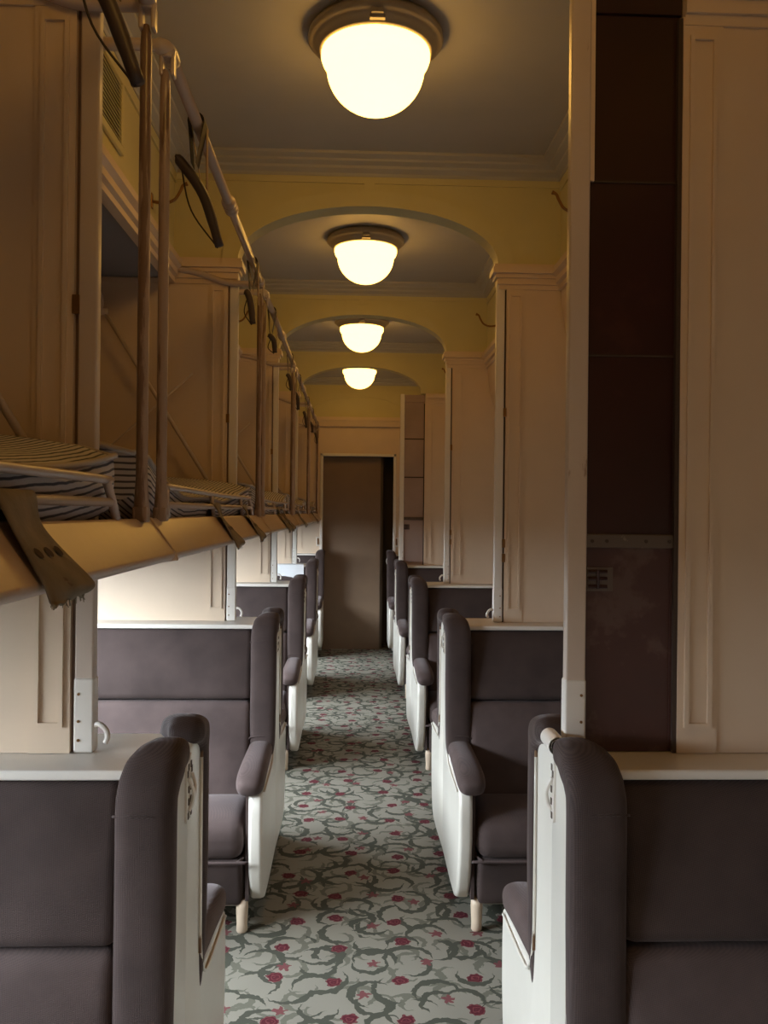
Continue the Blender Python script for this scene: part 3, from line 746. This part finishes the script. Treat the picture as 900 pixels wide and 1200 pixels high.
# straps with bars hanging from the curtain rails
def hanger(i, y, lab, flip=1.0, tilt=0.0, big=True):
    X0, Z0 = -.436, 2.425
    t = empty('strap_hanger', (X0, y, Z0), lab, 'hanging strap', 'dark straps with bars on the curtain rails')
    def loop(w, x_off, m, nm, dz=.12, yo=0):
        b = BM(); path = []
        for a in range(-20, 201, 20): path.append((.018*math.cos(R(a)), .018*math.sin(R(a))))
        path = [(.006+x_off, -dz)] + path + [(-.004+x_off, -dz)]
        vs = []
        for (px, pz) in path:
            l = math.hypot(px, pz); ox, oz = px*.0, 0
            vs.append([b.verts.new((px*s_, yy+yo, pz*s_ if l < .03 else pz)) for s_ in (1.0, 1.12) for yy in (-w/2, w/2)])
        for a, c in zip(vs, vs[1:]):
            for q, r_ in ((0, 1), (2, 3), (0, 2), (1, 3)): b.faces.new((a[q], a[r_], c[r_], c[q]))
        for a in (vs[0], vs[-1]): b.faces.new((a[0], a[1], a[3], a[2]))
        return link(nm, b, m, t)
    loop(.045, -.006, BROWNSTRAP, 'strap_loop', .10)
    loop(.022, .012, TANSTRAP, 'tan_strap', .15, .03)
    if big: a = Vector((-.038, 0, -.092)); c = Vector((.052, tilt, -.285))
    else:
        w_ = (i*7 + int(flip*10)) % 5; a = Vector((-.022 + .004*w_, 0, -.115)); c = Vector((-.004 + .004*w_, tilt, -.235 + .012*w_)); flip *= .5
    mid = a.lerp(c, .45) + Vector((.012*flip, 0, .012))
    b = BM(); pts = curve([a + Vector((-.012, 0, .006)), a, mid, c], 6); tube(b, pts, [.0095]*3 + [.0125]*(len(pts)-6) + [.011]*3, 12); link('bar', b, WOODBAR, t, smooth=True)
    b = BM(); tube(b, curve([a + Vector((0, 0, -.01)), a.lerp(c, .5) + Vector((-.022, 0, -.014)), c + Vector((-.004, 0, -.004))], 6), .0022, 6); link('cord', b, BROWNSTRAP, t, smooth=True)
nth = iter(['nearest, cut off by the top of view', 'past the two near posts', 'just past the first coupling', 'on the third berth\'s rail, front end', 'on the third berth\'s rail, rear end',
            'on the fourth berth\'s rail, front end', 'on the fourth berth\'s rail, rear end', 'on the farthest berth\'s rail, front end', 'last of all, beside the end wall'])
for i in range(5):
    c = YK(i)-P/2
    for off in (-.52, .64):
        if i == 0 and off < 0: continue
        hanger(i, c+off + (.0 if i else -.01), 'dark strap and bar hung from curtain rail, ' + next(nth), 1 if off < 0 else .4, .02, i == 0 or (i == 1 and off < 0))

# canvas safety straps over the guard rails
def web(y, lab, wdt=.115, leng=1.396, skew=-.01):
    t = None; b = BM()
    path = [(-.470, 1.485), (-.468, 1.505), (-.456, 1.522), (-.444, 1.512), (-.436, 1.490), (-.425, 1.470), (-.402, 1.440), (-.382, 1.415), (-.378, 1.405), (-.380, leng+.002), (-.381, leng)]
    path = [(p.x, p.z) for p in curve([(x, 0, z) for x, z in path], 3)]
    rows = []; n = len(path)
    rnd = random.Random(int(y*100))
    for i, (x, z) in enumerate(path):
        dy = skew * i/n; row = []
        for q in range(9):
            u = q/8-.5; fray = 0
            if i == n-1: fray = rnd.uniform(-.005, .004)
            tw = .006*math.sin(i*.35)*u*2
            row.append((b.verts.new((x+tw, y+u*wdt*(1+.12*i/n)-dy*0+dy, z+fray)), b.verts.new((x+tw+.0035, y+u*wdt*(1+.12*i/n)+dy, z+fray+.001))))
        rows.append(row)
    for r0, r1 in zip(rows, rows[1:]):
        for q in range(8):
            b.faces.new((r0[q][0], r0[q+1][0], r1[q+1][0], r1[q][0])); b.faces.new((r0[q][1], r0[q+1][1], r1[q+1][1], r1[q][1]))
        for q in (0, 8): b.faces.new((r0[q][0], r0[q][1], r1[q][1], r1[q][0]))
    for r0 in (rows[0], rows[-1]):
        for q in range(8): b.faces.new((r0[q][0], r0[q+1][0], r0[q+1][1], r0[q][1]))
    o = link('webbing_strap', b, WEB, smooth=True); tag(o, lab, 'strap', 'canvas straps over the berth rails')
    # rust marks and frayed threads
    b = BM()
    i0 = n*6//11
    for u in (-.28, 0, .26):
        q = int((u+.5)*8); a = rows[i0][q][1].co if False else None
    me = o.data
    for u in (-.27, 0, .27):
        k = i0 + 1; x, z = path[k]; x2, z2 = path[k+2]; yy = y + u*wdt*1.05 + skew*k/n; d = Vector((x2-x, .004, z2-z)).normalized(); side = Vector((0, 1, 0)); nn = side.cross(d)*-1
        c = Vector((x+.0045, yy, z)); 
        vs = [b.verts.new(c + d*math.cos(a_*math.pi/6)*.0075 + side*math.sin(a_*math.pi/6)*.009 + Vector((.0012, 0, .0008))) for a_ in range(12)]; b.faces.new(vs)
    link('rust_mark', b, WEBHOLE, o)
    b = BM()
    for q in range(26):
        u = rnd.random()-.5; x, z = path[-1]; yy = y+u*wdt*1.1+skew
        tube(b, [(x, yy, z+.004), (x+rnd.uniform(-.004, .006), yy+rnd.uniform(-.004, .004), z-rnd.uniform(.002, .008))], .0005, 4)
    link('frayed_thread', b, WEB, o)
    return o
web(1.02, 'wide frayed olive canvas strap with rust marks over the nearest berth rail')
web(2.52, 'narrow dark canvas strap at the middle of the second berth rail', .10)
web(3.16, 'dark canvas strap near the far end of the second berth rail', .10)
web(4.56, 'front one of two close dark straps on the third berth rail', .10)
web(4.84, 'rear one of two close dark straps on the third berth rail', .10)
web(6.12, 'dark canvas strap over the fourth berth rail', .10)
web(8.2, 'last dark canvas strap, over the farthest berth rail', .10)

# folded upper berths on the right, shut against the deck
for i in range(1, 5):
    ya, yb = YK(i-1)+.03, YK(i)-.03
    o_ = empty('closed_berth', (1.0, (ya+yb)/2, 2.2), 'cream folded upper berth shut under the ceiling, %s bay on the right' % where[i], 'closed berth', 'shut upper berths on the right')
    b = BM(); arc = [(.795, 2.43), (.800, 2.36), (.815, 2.26), (.85, 2.14), (.91, 2.03), (1.0, 1.93), (1.15, 1.84), (1.385, 1.78)]
    prism(b, arc + [(1.385, 1.80), (1.15, 1.865), (1.01, 1.955), (.93, 2.045), (.87, 2.15), (.83, 2.27), (.82, 2.36), (.815, 2.43)], ya, yb, 'y')
    for v in b.verts: v.co -= Vector((1.0, (ya+yb)/2, 2.2))
    link('curved_panel', b, PAINT, o_)
    b = BM(); tube(b, [(-.16, -.05, -.06), (-.185, -.05, -.075), (-.185, .05, -.075), (-.16, .05, -.06)], .006, 8); link('handle', b, BRASS, o_, smooth=True)

# coat hooks on the upper side walls
for i in range(1, 4):
    for s in (-1, 1):
        y = YK(i)-.435
        o_ = empty('coat_hook', (s*DECKX, y, 2.61), 'curved brass coat hook on yellow upper wall, %s side, %s bay' % ('left' if s < 0 else 'right', ['', 'nearest', 'middle', 'far'][i]), 'coat hook', 'brass coat hooks')
        b = BM(); pts = curve([(-s*.004, 0, 0), (-s*.05, -.005, -.006), (-s*.085, -.01, .006), (-s*.105, -.012, .035), (-s*.115, -.014, .055), (-s*.132, -.016, .062)], 5)
        tube(b, pts, [.0055]*(len(pts)-4) + [.006, .007, .008, .007], 10); link('hook', b, BRASS, o_, smooth=True)
        b = BM(); x0, x1 = sorted((-s*.001, -s*.005)); box(b, x0, x1, -.012, .012, -.025, .03); link('backplate', b, BRASS, o_, bevel=.002)

# louvred vent high on the left
o_ = empty('wall_vent', (-DECKX+.001, 2.50, 2.72), 'louvred cream air vent on the upper left wall behind the posts', 'vent')
b = BM()
for q in ((-.24, .24, -.12, -.095), (-.24, .24, .095, .12), (-.24, -.21, -.095, .095), (.21, .24, -.095, .095)): box(b, 0, .012, *q[:2], *q[2:])
link('frame', b, YCREAM, o_, bevel=.003)
b = BM(); box(b, .0005, .002, -.21, .21, -.095, .095); link('backing', b, BROWNSLIT, o_)
for j in range(14):
    b = BM(); z = -.085 + j*.0132; prism(b, [(.002, z+.006), (.009, z-.002), (.010, z), (.003, z+.008)], -.21, .21, 'y'); link('slat', b, YCREAM, o_)
